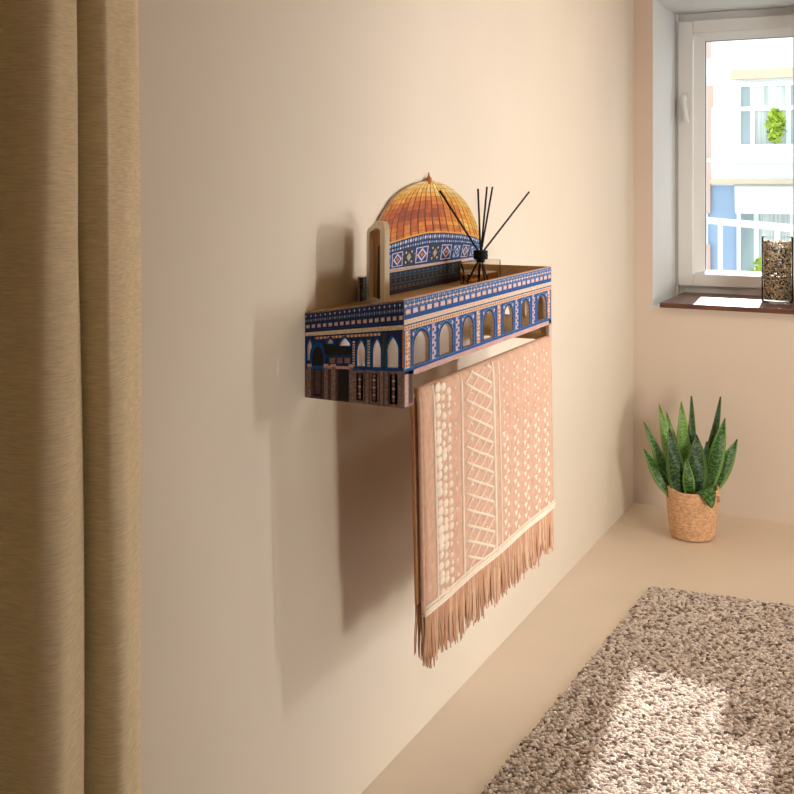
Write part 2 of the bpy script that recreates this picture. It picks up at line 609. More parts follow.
# ---------------------------------------------------------------- wall shelf shaped as a domed, arcaded building
K = {}
PRINT = dict(blue=(0.006, 0.075, 0.29), navy=(0.016, 0.028, 0.105), sky=(0.15, 0.33, 0.60), lilac=(0.58, 0.49, 0.56), pink=(0.58, 0.37, 0.34),
             cream=(0.70, 0.56, 0.41), orange=(0.60, 0.20, 0.03), white=(0.70, 0.58, 0.48), black=(0.015, 0.013, 0.014), green=(0.035, 0.06, 0.05),
             marble=(0.23, 0.15, 0.135), marbled=(0.09, 0.05, 0.046), gold=(0.46, 0.29, 0.12), edge=(0.66, 0.48, 0.38), teal=(0.03, 0.10, 0.16),
             wood=(0.70, 0.50, 0.28))
for n, c in PRINT.items():
    K[n] = mat('print_' + n, c, 0.6, spec=0.18, var=0.32 if n in ('blue', 'navy', 'marble', 'marbled', 'sky', 'lilac') else 0.2, vscale=210, detail=2)
KN = list(K)
KM = [K[n] for n in KN]
ki = {n: i for i, n in enumerate(KN)}
X0, Y0, Y1, ZT = 0.246, 2.06, 3.04, 1.246
LEN = Y1 - Y0
sh = thing('wall_shelf', 'wall shelf shaped like a blue tiled arcaded building with a golden dome', 'shelf', (0, 2.55, 1.015))


def Fm(p, q, o=0.0):
    return (X0 + o, Y0 + p, ZT - q)


def rect(mb, fn, p0, p1, q0, q1, mat_, off=0.0006):
    mb.poly([fn(p0, q0, off), fn(p0, q1, off), fn(p1, q1, off), fn(p1, q0, off)], ki[mat_])


def diamond(mb, fn, p, q, rp, rq, mat_, off=0.001):
    mb.poly([fn(p, q - rq, off), fn(p - rp, q, off), fn(p, q + rq, off), fn(p + rp, q, off)], ki[mat_])


def arch(c, hw, q0, q1, rise, n=8, point=0.0):
    """arch outline: feet at q1, crown at q0 (q grows downward)"""
    pts = [(c - hw, q1), (c + hw, q1)]
    for k in range(n + 1):
        a = PI * k / n
        yy = math.sin(a)
        if point:
            yy = lerp(yy, 1 - abs(math.cos(a)), point)
        pts.append((c + hw * math.cos(a), q0 + rise - rise * yy))
    return pts


def ring(mb, fn, outer, inner, mat_, off=0.0008):
    n = len(outer)
    for i in range(n):
        j = (i + 1) % n
        mb.poly([fn(*outer[i], off), fn(*outer[j], off), fn(*inner[j], off), fn(*inner[i], off)], ki[mat_])


# front panel
fb = MB()
AR = [(.0445, .1227), (.1806, .2534), (.3159, .3798), (.4494, .5195), (.5913, .6551), (.7249, .7872), (.8593, .9326)]
outline = [(0, 0), (0, .2315), (.045, .2315), (.045, .168), (LEN - .022, .166), (LEN - .022, .215), (LEN, .215), (LEN, 0)]
holes = [arch((a + c) / 2, (c - a) / 2, .076, .147, .030, point=0.15) for a, c in AR]
fb.panel(outline, holes, Fm, 0.008, ki['blue'], ki['gold'], ki['edge'])
rect(fb, Fm, 0, LEN, 0, .0022, 'pink')
N = 92
for i in range(N):
    p = (i + .5) / N * LEN
    d = LEN / N
    diamond(fb, Fm, p, .0065, d * .42, .0032, ('sky', 'lilac', 'sky')[i % 3])
    if i % 2 == 0:
        diamond(fb, Fm, p, .0145, d * .75, .004, 'lilac' if i % 4 else 'white')
    else:
        diamond(fb, Fm, p, .0145, d * .35, .0022, 'pink')
rect(fb, Fm, 0, LEN, .0102, .0108, 'sky')
rect(fb, Fm, 0, LEN, .0192, .0202, 'sky')
for i in range(27):
    p = (i + .5) / 27 * LEN
    rect(fb, Fm, p - .0125, p + .0125, .0225, .0335, 'lilac' if i % 2 else 'pink')
    rect(fb, Fm, p - .0085, p + .0085, .0255, .0305, 'white', .001)
rect(fb, Fm, 0, LEN, .0440, .0545, 'cream')
rect(fb, Fm, 0, LEN, .0475, .0482, 'pink', .001)
rect(fb, Fm, 0, LEN, .0575, .0670, 'white')
for i in range(75):
    p = (i + .5) / 75 * LEN
    diamond(fb, Fm, p, .0622, .0058, .0042, 'orange', .001)
for k, (a, c) in enumerate(AR):
    cc, hw = (a + c) / 2, (c - a) / 2
    o1 = arch(cc, hw + .004, .072, .149, .032, point=0.15)
    i1 = arch(cc, hw, .076, .147, .030, point=0.15)
    ring(fb, Fm, o1, i1, 'navy')
    o2 = arch(cc, hw + .0085, .0685, .149, .034, point=0.15)
    ring(fb, Fm, o2, arch(cc, hw + .0065, .070, .149, .033, point=0.15), 'sky', .001)
    for s in (-1, 1):
        diamond(fb, Fm, cc + s * (hw + .001), .0785, .006, .006, 'lilac')
        diamond(fb, Fm, cc + s * (hw - .008), .0725, .004, .003, 'sky')
for k, (p, kind) in enumerate(((.016, 'o'), (.1513, 'l'), (.285, 'l'), (.4145, 'o'), (.5557, 'o'), (.688, 'l'), (.823, 'l'), (.957, 'o'))):
    hw = .011 if k else .012
    rect(fb, Fm, p - hw, p + hw, .0685, .148, 'white' if kind == 'o' else 'lilac')
    for j in range(9):
        q = .0725 + j * .0088
        for s in (-1, 1):
            rect(fb, Fm, p + s * hw * .5 - .0042, p + s * hw * .5 + .0042, q - .0032, q + .0032,
                 ('orange' if (j + (s > 0)) % 2 else 'orange' if j % 3 else 'cream') if kind == 'o' else ('blue' if (j + (s > 0)) % 2 else 'pink'), .001)
rect(fb, Fm, 0, LEN, .1492, .1500, 'sky')
rect(fb, Fm, 0, LEN, .1560, .1675, 'pink')
for i in range(9):
    p = .06 + i * .103
    rect(fb, Fm, p, p + .07, .1585, .1590, 'marble', .001)
    rect(fb, Fm, p, p + .07, .1630, .1636, 'marble', .001)
rect(fb, Fm, 0, .045, .1560, .2315, 'marble')
rect(fb, Fm, .002, .018, .160, .229, 'pink', .001)
rect(fb, Fm, .022, .040, .163, .226, 'marbled', .001)
rect(fb, Fm, LEN - .022, LEN, .156, .215, 'pink')
rect(fb, Fm, LEN - .015, LEN - .007, .165, .208, 'lilac', .001)
fb.build('front_panel', KM, sh, recalc=False)


# left side panel; the shade of this side is put into darker print
def Sm(a, q, o=0.0):
    zt, zb = 1.204 + .042 * a, 1.0165 - .002 * a
    return (0.001 + a * (X0 - .0012), Y0 - .0006 - o, zt - q * (zt - zb))


sb = MB()
wins = [(.579, .037, .355, .62), (.736, .037, .35, .625), (.893, .052, .34, .63)]
small = [(.048, .024, .31, .56), (.264, .028, .32, .375), (.413, .052, .32, .405)]
holes = [arch(c, hw, q0, q1, min(.11, (q1 - q0) * .95), point=.55) for c, hw, q0, q1 in wins + small]
sb.panel([(0, 0), (0, 1), (.999, 1), (.999, 0)], holes, Sm, 0.008, ki['navy'], ki['gold'], ki['edge'])
rect(sb, Sm, 0, .999, 0, .018, 'marble')
for i in range(40):
    a = (i + .5) / 40 * .999
    diamond(sb, Sm, a, .045, .009, .016, 'blue' if i % 2 else 'lilac')
    diamond(sb, Sm, a, .095, .010, .022, 'marble' if i % 2 else 'sky')
for i in range(17):
    a = (i + .5) / 17 * .999
    rect(sb, Sm, a - .018, a + .018, .145, .185, 'pink')
    rect(sb, Sm, a - .013, a + .013, .155, .175, 'lilac', .001)
rect(sb, Sm, 0, .999, .205, .212, 'blue')
rect(sb, Sm, 0, .999, .232, .275, 'cream')
for i in range(34):
    a = .10 + (i + .5) / 34 * .67
    rect(sb, Sm, a - .0085, a + .0085, .292, .318, 'white' if i % 2 else 'orange')
for c, hw, q0, q1 in wins + small:
    r_ = min(.11, (q1 - q0) * .95)
    ring(sb, Sm, arch(c, hw + .018, q0 - .03, q1 + .012, r_ + .018, point=.5), arch(c, hw, q0, q1, r_, point=.55), 'blue')
rect(sb, Sm, .63, .68, .34, .63, 'teal')
rect(sb, Sm, .79, .825, .30, .63, 'green')
rect(sb, Sm, .985, .999, .28, .63, 'orange')
for j in range(10):
    for c in (.655, .505):
        rect(sb, Sm, c - .012, c + .012, .36 + j * .027, .378 + j * .027, 'pink' if j % 2 else 'lilac', .001)
rect(sb, Sm, 0, .999, .640, .662, 'blue')
rect(sb, Sm, 0, .999, .662, 1, 'marble')
for c0, c1 in ((.53, .60), (.68, .74), (.86, .94)):
    rect(sb, Sm, c0, c1, .69, .97, 'marbled')
    for j in range(7):
        diamond(sb, Sm, (c0 + c1) / 2, .715 + j * .037, .02, .017, 'pink' if j % 2 else 'marble', .0015)
for c in (.61, .655, .755, .80, .845):
    rect(sb, Sm, c, c + .012, .67, .99, 'marbled', .001)
# porch printed on the side: arch, roof, box and columns
pa = arch(.135, .085, .34, .66, .17, point=.1)
sb.poly([Sm(*p, .0012) for p in pa], ki['blue'])
sb.poly([Sm(*p, .0015) for p in arch(.135, .058, .40, .62, .12, point=.2)], ki['black'])
sb.poly([Sm(*p, .0018) for p in ((.20, .375), (.20, .47), (.24, .50), (.485, .50), (.485, .43))], ki['black'])
rect(sb, Sm, .245, .485, .50, .62, 'navy', .0018)
for c in (.262, .338, .414):
    rect(sb, Sm, c, c + .055, .53, .59, 'marble', .0022)
rect(sb, Sm, .22, .485, .62, .65, 'pink', .0018)
rect(sb, Sm, .05, .49, .66, 1, 'marbled', .0012)
rect(sb, Sm, .09, .18, .66, .97, 'black', .0014)
rect(sb, Sm, .105, .165, .67, .94, 'marbled', .0016)
rect(sb, Sm, .345, .455, .66, .985, 'black', .0016)
for c, w_ in ((.03, .035), (.205, .035), (.275, .045), (.462, .035)):
    rect(sb, Sm, c, c + w_, .63, .995, 'marble', .002)
    rect(sb, Sm, c - .006, c + w_ + .006, .60, .64, 'pink', .002)
sb.build('side_panel', KM, sh, recalc=False)


# right side panel
def Rm(a, q, o=0.0):
    return (0.001 + a * (X0 - .0105), Y1 - .001 + o, ZT - q)


sb = MB()
sb.panel([(0, 0), (0, .215), (1, .215), (1, 0)], [arch(c, .07, .076, .147, .03, point=.5) for c in (.22, .5, .78)], Rm, .008, ki['blue'], ki['wood'], ki['edge'])
rect(sb, Rm, 0, 1, .044, .0545, 'cream')
for i in range(17):
    a = (i + .5) / 17
    rect(sb, Rm, a - .02, a + .02, .0225, .0335, 'pink')
rect(sb, Rm, 0, 1, .156, .215, 'marble')
sb.build('side_panel', KM, sh, recalc=False)
# board, back rail, towel rail
b = MB()
b.box((0.001, Y0 + .0085, 1.195), (X0 - .0085, Y1 - .0095, 1.207))
b.build('shelf_board', K['gold'], sh, bevel=.001)
b = MB()
b.box((0.001, Y0 + .0085, 1.16), (0.011, Y1 - .0095, 1.1948))
b.build('back_rail', K['wood'], sh)
b = MB()
b.tube([(.237, Y0 + .0005, 1.030), (.237, Y1 - .001, 1.030)], .0055, 14)
b.build('towel_rail', K['wood'], sh, smooth=True)

# dome, drum and parapet boards standing at the wall
XD = 0.012


def Dm(y, z, o=0.0):
    return (XD + o, y, z)


# outlines given as (y, z) in metres on the wall plane
left_o = [(2.3700, 1.3290), (2.3730, 1.350), (2.3860, 1.3800), (2.3990, 1.3976), (2.4268, 1.4192), (2.4774, 1.4530), (2.5475, 1.479), (2.6335, 1.4957)]
right_o = [(3.078, 1.3135), (3.0586, 1.3384), (3.0337, 1.3698), (2.9905, 1.4102), (2.9347, 1.444), (2.8458, 1.4779), (2.7613, 1.4955)]
apex = (2.692, 1.5005)
base_o = [(2.3700, 1.3290), (2.4434, 1.3367), (2.5656, 1.3482), (2.6783, 1.3551), (2.7819, 1.3525), (2.9122, 1.3425), (3.0139, 1.3298), (3.078, 1.3135)]
Lz = sorted([(z, y) for y, z in left_o + [apex]])
Rz = sorted([(z, y) for y, z in right_o + [apex]])


def dome_pt(s, h):
    zl = lerp(left_o[0][1], apex[1], h)
    zr = lerp(right_o[0][1], apex[1], h)
    wl = .5 - .5 * math.cos(PI * s)
    yl, yr = interp(Lz, zl), interp(Rz, zr)
    yb = lerp(base_o[0][0], base_o[-1][0], wl)
    zb = interp(base_o, yb)
    hz = h
    z = lerp(zb, apex[1], hz)
    y = lerp(yl, yr, wl)
    return y, z


gm = [mat('dome_' + n, c, .5, .14, 60, spec=.25) for n, c in (('edge', (.66, .46, .30)), ('line', (.13, .035, .012)), ('rust', (.29, .058, .014)), ('red', (.42, .092, .016)),
                                                    ('orange', (.58, .18, .022)), ('amber', (.70, .33, .045)), ('gold', (.70, .47, .13)), ('pale', (.74, .58, .30)))]
db = MB()
NH = 13
out = [dome_pt(0, h / 14) for h in range(15)] + [dome_pt(1, h / 14) for h in range(13, -1, -1)] + base_o[-2:0:-1]
db.panel(out, [], Dm, .008, 1, 0, 0)
NS = 22
for i in range(NS):
    s0, s1 = (i + .09) / NS, (i + .91) / NS
    if i == 0:
        s0 = .012
    if i == NS - 1:
        s1 = .988
    for j in range(NH):
        h0, h1 = (j + .02) / NH, (j + .965) / NH
        h1 = min(h1, .97)
        sm, hm = (s0 + s1) / 2, (h0 + h1) / 2
        val = 5.4 - 3.3 * math.exp(-((sm - .36) / .40) ** 2 - ((hm - .42) / .27) ** 2) + 1.3 * max(0, hm - .55) / .45 + 1.3 * max(0, sm - .66) / .34 \
            - (1.1 if hm < .16 else 0) + random.uniform(-.5, .5)
        mi = max(2, min(7, int(round(val))))
        db.poly([Dm(*dome_pt(s0, h0), .0006), Dm(*dome_pt(s1, h0), .0006), Dm(*dome_pt(s1, h1), .0006), Dm(*dome_pt(s0, h1), .0006)], mi)
for k in range(len(base_o) - 1):
    (y0, z0), (y1, z1) = base_o[k], base_o[k + 1]
    db.poly([Dm(y0, z0, .001), Dm(y1, z1, .001), Dm(y1, z1 + .004, .001), Dm(y0, z0 + .004, .001)], 5)
db.build('dome', gm, sh, recalc=False)
M['copper'] = mat('copper_print', (.55, .17, .06), .35, .1, 60)
b = MB()
ax, az = 2.692, apex[1]
b.lathe((XD - .001, ax, az - .006), [(.001, -.006), (.006, -.005), (.0092, 0), (.0098, .005), (.0085, .010), (.0048, .014), (.0030, .017), (.0024, .022), (.0005, .028)], 14)
b.build('finial', M['copper'], sh, smooth=True)

# drum
drum_bot = [(2.351, 1.2700), (2.4434, 1.2700), (2.6615, 1.2700), (2.9122, 1.2676), (3.0282, 1.2645)]


def Drm(s, q, o=0.0):
    yt = lerp(2.370, 3.076, s)
    yb = lerp(2.370, 3.029, s)
    zt = interp(base_o, yt) - .0005
    zb = interp(drum_bot, yb)
    return (XD + o, lerp(yt, yb, q), lerp(zt, zb, q))


kb = MB()
ol = [(i / 24, 0) for i in range(25)][::-1] + [(i / 24, 1) for i in range(25)]
kb.panel(ol, [], lambda a, q, o: Drm(a, q, o), .008, ki['navy'], ki['edge'], ki['edge'])
for i in range(46):
    s = (i + .5) / 46
    diamond(kb, Drm, s, .11, .010, .08, 'lilac' if i % 2 else 'sky')
    diamond(kb, Drm, s, .28, .009, .05, 'sky' if i % 3 else 'lilac')
rect(kb, Drm, 0, 1, .345, .37, 'sky')
rect(kb, Drm, 0, 1, .93, .985, 'lilac')
xs = [(.035, .035, 'b'), (.10, .032, 'b'), (.185, .050, 'w'), (.285, .044, 'g'), (.405, .062, 'w'), (.53, .044, 'g'), (.645, .056, 'w'), (.755, .042, 'b'), (.85, .040, 'w'), (.94, .038, 'b')]
for c, hw, k in xs:
    hw *= .92
    rect(kb, Drm, c - hw, c + hw, .40, .91, {'b': 'blue', 'w': 'lilac', 'g': 'green'}[k], .0008)
    rect(kb, Drm, c - hw * .86, c + hw * .86, .43, .88, {'b': 'sky', 'w': 'blue', 'g': 'black'}[k], .001)
    diamond(kb, Drm, c, .655, hw * .82, .215, {'b': 'navy', 'w': 'lilac', 'g': 'green'}[k], .0012)
    diamond(kb, Drm, c, .655, hw * .52, .14, {'b': 'lilac', 'w': 'navy', 'g': 'gold'}[k], .0014)
    diamond(kb, Drm, c, .655, hw * .28, .075, {'b': 'blue', 'w': 'orange', 'g': 'sky'}[k], .0016)
    for sx in (-1, 1):
        for sq in (.49, .82):
            diamond(kb, Drm, c + sx * hw * .62, sq, hw * .2, .05, 'lilac' if k != 'w' else 'navy', .0012)
kb.build('drum', KM, sh, recalc=False)


# parapet strip below the drum, print colours darkened for the shade there
def Pm(s, q, o=0.0):
    return (.018 + o, lerp(2.281, 2.905, s), lerp(1.2675, 1.2085, q))


pb = MB()
pb.panel([(0, 0), (0, 1), (1, 1), (1, 0)], [], Pm, .005, ki['black'], ki['edge'], ki['edge'])
rect(pb, Pm, 0, 1, 0, .045, 'edge')
for i in range(44):
    s = (i + .5) / 44
    diamond(pb, Pm, s, .17, .010, .08, 'teal' if i % 2 else 'navy')
    diamond(pb, Pm, s, .42, .010, .11, 'marbled' if i % 2 else 'black')
rect(pb, Pm, 0, 1, .27, .30, 'teal')
rect(pb, Pm, 0, 1, .55, .59, 'teal')
for i in range(24):
    s = (i + .5) / 24
    rect(pb, Pm, s - .015, s + .015, .66, .82, 'marbled')
rect(pb, Pm, 0, 1, .90, .94, 'navy')
pb.build('parapet', KM, sh, recalc=False)

# ---------------------------------------------------------------- pale wooden frame standing in the shelf
M['birch'] = mat('pale_birch', (.88, .76, .58), .55, .08, 14, 0, 1, stretch=(8, 8, .8))
M['fback'] = mat('brown_frame_back', (.42, .20, .07), .6, .25, 16, stretch=(6, 6, .6))
M['fdark'] = mat('dark_slot', (.035, .018, .012), .7)
fr = thing('picture_frame', 'slim pale wooden picture frame with brown backing standing in the shelf', 'picture frame', (.09, 2.245, 1.2072))
PR, PL = Vector((.126, 2.202, 0)), Vector((.026, 2.302, 0))
dv = (PL - PR)
wd = dv.length
dv.normalize()
nv = Vector((-dv.y, dv.x, 0))
if nv.y > 0:
    nv = -nv


def Gm(a, h, o=0.0):
    p = PR + dv * a + nv * o
    return (p.x, p.y, 1.2075 + h)


HR, HL = .197, .166
outl = [(0, 0), (0, HR - .020), (.005, HR - .007), (.016, HR), (wd * .45, HR - .001), (wd - .010, HL + .008), (wd - .002, HL), (wd, HL - .008), (wd, 0)]
inn = [(.034, .012), (.034, HR - .024), (.042, HR - .018), (wd * .45, HR - .018), (wd - .026, HL + .003), (wd - .024, HL - .004), (wd - .024, .012)]
b = MB()
b.panel(outl, [inn], Gm, .012, 0, 0, 0)
b.build('frame', M['birch'], fr, recalc=False)
b = MB()
b.panel([(.032, .010), (.032, HR - .022), (wd * .45, HR - .016), (wd - .022, HL + .001), (wd - .022, .010)], [], lambda a, h, o: Gm(a, h, o - .010), .004, 0, 0, 0)
b.build('backing', M['fback'], fr, recalc=False)
b = MB()
b.panel([(.050, .013), (.050, HR - .055), (.074, HR - .062), (.080, .013)], [], lambda a, h, o: Gm(a, h, o - .007), .003, 0, 0, 0)
b.build('slot', M['fdark'], fr, recalc=False)

# ---------------------------------------------------------------- reed diffuser
M['bottle'] = glassmat('clear_glass', (.97, .94, .88), .36)
M['oil'] = glassmat('amber_oil', (.85, .66, .36), .15)
M['blk'] = mat('matte_black', (.006, .0055, .0055), .6, spec=.15)
dx, dy, dz = .100, 2.850, 1.2072
df = thing('reed_diffuser', 'square glass reed diffuser bottle with black collar and black sticks', 'diffuser', (dx, dy, dz))
hx, hy, hz = .034, .074, .064


def boxat(mb, c, h, z0, z1):
    mb.box((c[0] - h[0], c[1] - h[1], z0), (c[0] + h[0], c[1] + h[1], z1))


b = MB()
boxat(b, (dx, dy), (hx, hy), dz, dz + hz)
bo = b.build('bottle', M['bottle'], df, bevel=.005)
b = MB()
boxat(b, (dx, dy), (hx - .006, hy - .006), dz + .006, dz + .030)
b.build('oil', M['oil'], df, bevel=.003)
b = MB()
b.lathe((dx, dy, dz + hz), [(.012, -.004), (.012, .004), (.0195, .004), (.0205, .006), (.0205, .027), (.0195, .029), (.009, .029), (.009, .012)], 24)
b.lathe((dx, dy, dz + hz), [(.0208, .012), (.0212, .013), (.0212, .016), (.0208, .017)], 24)
b.build('collar', M['blk'], df, smooth=False)
for tip, bot in (((.10, 2.569, 1.471), (.10, 2.905, 1.213)), ((.110, 2.806, 1.475), (.106, 2.866, 1.213)), ((.100, 2.899, 1.480), (.100, 2.838, 1.213)),
                 ((.115, 2.904, 1.480), (.094, 2.846, 1.213)), ((.140, 3.145, 1.463), (.082, 2.792, 1.213))):
    b = MB()
    m_ = Vector((dx + (tip[0] - dx) * .06, dy + (tip[1] - dy) * .05, dz + hz + .026))
    b.tube([bot, m_, tip], .0028, 8)
    b.build('reed', M['blk'], df, smooth=True)

# ---------------------------------------------------------------- fringed textile over the rail
M['terra'] = mat('terracotta_weave', (.66, .41, .30), .9, .12, 55, .5, 320)
M['ivory'] = mat('ivory_yarn', (.88, .76, .64), .9, .05, 80)
M['ochre'] = mat('ochre_edge', (.52, .27, .09), .9, .1, 50)
tw = thing('fringed_towel', 'folded terracotta and cream woven cloth with a fringe hanging from the rail', 'towel', (.237, 2.6, .42))
prof = []
xf, xb, zt_ = .2505, .2235, 1.0285
for k in range(15):
    prof.append((xf, lerp(.545, zt_, k / 14)))
R_ = (xf - xb) / 2
for k in range(1, 10):
    a = PI * k / 10
    prof.append((xb + R_ + R_ * math.cos(a), zt_ + .0165 * math.sin(a)))
for k in range(15):
    prof.append((xb, lerp(zt_, .56, k / 14)))


def yl_at(z):
    return 2.133 + (1.045 - z) * .052


NYT = 40


def tw_pt(c, k, inner):
    x, z = prof[k]
    yL = yl_at(z)
    yR = 3.028 + (1.045 - z) * .032
    y = lerp(yL, yR, c)
    k0, k1 = max(0, k - 1), min(len(prof) - 1, k + 1)
    tx, tz = prof[k1][0] - prof[k0][0], prof[k1][1] - prof[k0][1]
    l_ = math.hypot(tx, tz)
    nx, nz_ = tz / l_, -tx / l_
    wv = .002 * math.sin(y * 17 + z * 2) * min(1, max(0, (1.02 - z) / .3))
    th = .0075 if inner else 0
    return (x - nx * th + wv, y, z - nz_ * th)


b = MB()
NP = len(prof)
for inner in (0, 1):
    for i in range(NYT + 1):
        for k in range(NP):
            b.v.append(tw_pt(i / NYT, k, inner))
off_ = (NYT + 1) * NP
for i in range(NYT):
    for k in range(NP - 1):
        q = (i * NP + k, (i + 1) * NP + k, (i + 1) * NP + k + 1, i * NP + k + 1)
        b.f.append(q)
        b.f.append(tuple(off_ + v for v in q[::-1]))
        b.m += [0, 0]
for k in range(NP - 1):
    for i, fl in ((0, 0), (NYT, 1)):
        b.f.append((i * NP + k, i * NP + k + 1, off_ + i * NP + k + 1, off_ + i * NP + k))
        b.m.append(2)
for i in range(NYT):
    for k in (0, NP - 1):
        b.f.append((i * NP + k, (i + 1) * NP + k, off_ + (i + 1) * NP + k, off_ + i * NP + k))
        b.m.append(2)


def T(y, z, o=.001):
    """point on the front face"""
    yn = y + (1.045 - z) * .045
    wv = .002 * math.sin(yn * 17 + z * 2) * min(1, max(0, (1.02 - z) / .3))
    x = xf
    zz = z
    if z > zt_:
        a = min(1, (z - zt_) / .0165)
        x = xb + R_ + R_ * math.sqrt(max(0, 1 - a * a))
    return Vector((x + wv + o, yn, zz))


def ridge(y, r, z0=.548, z1=1.04, mi=1):
    b.tube([T(y, lerp(z0, z1, k / 16), .0005) for k in range(17)], r, 6, mi)


yf = lambda u: (1080 * .894934 + (u - 397) * .446206) * (xf - 1.257) / (-1080 * .446206 + (u - 397) * .894934)
ridge(yf(432.5), .0035)
ridge(yf(460.5), .0040)
ridge(yf(491.5), .0055)
ridge(yf(497.5), .0035)
ridge(yf(418.5), .005, mi=0)
rr = random.Random(5)
# clustered knots
ya, yb_ = yf(435), yf(458)
for j in range(24):
    z = 1.03 - j * .0202
    for i, c in enumerate((.08, .30, .54, .80)):
        if i == 3 and j % 2:
            continue
        zz = z - i * .006 + rr.uniform(-.005, .005)
        y = lerp(ya, yb_, c) + rr.uniform(-.003, .003)
        sc = (1.35, 1.15, .95, .6)[i] * rr.uniform(.75, 1.2)
        b.blob(T(y, zz, .0), (.003, .0125 * sc, .0085 * sc), 1, 7, 4)
# lattice
yc, yd = yf(464), yf(490)


def bar(p, q, r=.0032):
    n = 5
    pts = []
    for k in range(n + 1):
        y, z = lerp(p[0], q[0], k / n), lerp(p[1], q[1], k / n)
        pts.append(T(y, z, .0005))
    b.tube(pts, r, 5, 1)


def clip_bar(z0, sl, r=.0032):
    pts = []
    for k in range(41):
        c = k / 40
        z = z0 + sl * c
        if .552 < z < 1.038:
            pts.append((lerp(yc, yd, c), z))
    if len(pts) > 3:
        bar(pts[0], pts[-1], r)


for j in range(-3, 16):
    clip_bar(1.09 - j * .038, -.065, .0040)
for j in range(-6, 20):
    clip_bar(1.05 - j * .038, .085, .0030)
for j in range(26):
    z = 1.02 - j * .0186
    b.blob(T(lerp(yc, yd, .25 + .5 * (j % 2)), z, 0), (.002, .006, .0045), 1, 6, 4)
# field of tufts: dots above, paired triangles below
ye, yg = yf(500), yf(549)
for j in range(16):
    z = 1.012 - j * .0290
    big = j >= 6
    for i in range(5):
        y = lerp(ye, yg, (i + .22) / 4.9) + rr.uniform(-.003, .003)
        for (ddy, ddz) in ((0, 0), (.024, -.0135)):
            if y + ddy > yg:
                continue
            s = .0115 if big else .0065
            s *= rr.uniform(.85, 1.15)
            if big:
                c0 = T(y + ddy, z + ddz, .002)
                a_ = 1 if ddy == 0 else -1
                pts = [T(y + ddy - s, z + ddz + a_ * s * .55, .0004), T(y + ddy + s, z + ddz + a_ * s * .55, .0004), T(y + ddy + a_ * s * .2, z + ddz - a_ * s * .75, .0004)]
                b.add([*pts, c0 + Vector((.001, 0, 0))], [(0, 1, 3), (1, 2, 3), (2, 0, 3)], 1)
            else:
                b.blob(T(y + ddy, z + ddz, 0), (.0025, s, s * .75), 1, 7, 4)
b.build('cloth', [M['terra'], M['ivory'], M['ochre']], tw, smooth=True, recalc=True)
# hem tape
b = MB()
for z, r in ((.558, .0032), (.549, .0048), (.541, .0036)):
    b.tube([T(lerp(2.128, 3.024, k / 30) + .001, z, .0008) for k in range(31)], r, 6)
b.build('hem_tape', M['ivory'], tw, smooth=True)
# fringe
b = MB()
rr = random.Random(11)
for row, (xo, n, ztop) in enumerate(((0.0, 230, .541), (-.008, 190, .543), (-.024, 170, .560))):
    for i in range(n):
        c = (i + rr.uniform(.1, .9)) / n
        y = lerp(2.160, 3.042, c)
        L = rr.uniform(.100, .128) + .006 * math.sin(c * 40)
        x = xf - .002 + xo
        sw = rr.gauss(0, .006) + .004
        sx = rr.gauss(0, .004)
        pts = [(x, y, ztop), (x + sx * .3 + .001, y + sw * .2, ztop - L * .35), (x + sx * .7, y + sw * .55, ztop - L * .7), (x + sx, y + sw, ztop - L)]
        b.tube(pts, [.0021, .0026, .0024, .0014], 4, rr.choice((0, 0, 0, 1)))
M['fr1'] = mat('terracotta_yarn', (.64, .38, .25), .9, .1, 40)
M['fr2'] = mat('pale_yarn', (.78, .56, .41), .9, .1, 40)
o = b.build('fringe', [M['fr1'], M['fr2']], tw, recalc=False)
o['kind'] = 'stuff'

# ---------------------------------------------------------------- snake plant in a basket
M['basket'] = mat('orange_straw', (.74, .44, .25), .85, .26, 60, .9, 170, stretch=(1, 1, 2.2))
M['soil'] = mat('dark_soil', (.05, .035, .025), .95, .3, 60)
PX, PY = .3395, 4.625
pt = thing('potted_snake_plant', 'snake plant with pointed green leaves in a woven straw basket', 'plant', (PX, PY, 0))
b = MB()
nr = 96
prof_b = [(0.0, .002), (.080, .002), (.088, .006)]
for k in range(64):
    z = .008 + k * .1945 / 63
    prof_b.append((lerp(.088, .106, min(1, z / .16)) + .0024 * abs(math.sin(k * PI / 4.5)), z))
prof_b += [(.104, .206), (.099, .204), (.097, .165), (0, .160)]
b.lathe((PX, PY, 0), prof_b, nr)
vv = []
for (x, y, z) in b.v:
    a = math.atan2(y - PY, x - PX)
    tw_ = .0018 * math.sin(a * 34 + z * 260) * (1 if .01 < z < .2 else 0)
    rim = .012 * max(0, math.sin(a * 2 + .4)) ** 2 if z > .19 else 0
    r = math.hypot(x - PX, y - PY)
    f = (r + tw_) / r if r > .03 else 1
    vv.append((PX + (x - PX) * f, PY + (y - PY) * f, z + rim))
b.v = vv
b.build('basket', M['basket'], pt, smooth=True)
for s in (-1, 1):
    b = MB()
    ax_ = Vector((math.cos(-.46), math.sin(-.46), 0)) * s
    side = Vector((-ax_.y, ax_.x, 0))
    pts = []
    for k in range(11):
        a = PI * k / 10
        pts.append(Vector((PX, PY, .165)) + ax_ * (.107 + .012 * math.sin(a)) + side * (.034 * math.cos(a)) + Vector((0, 0, .038 * math.sin(a))))
    b.tube(pts, .0055, 7)
    b.build('basket_handle', M['basket'], pt, smooth=True)
b = MB()
b.lathe((PX, PY, .166), [(.0005, .014), (.05, .012), (.085, .004), (.096, 0), (.096, -.004)], 28)
b.build('soil', M['soil'], pt, smooth=True)


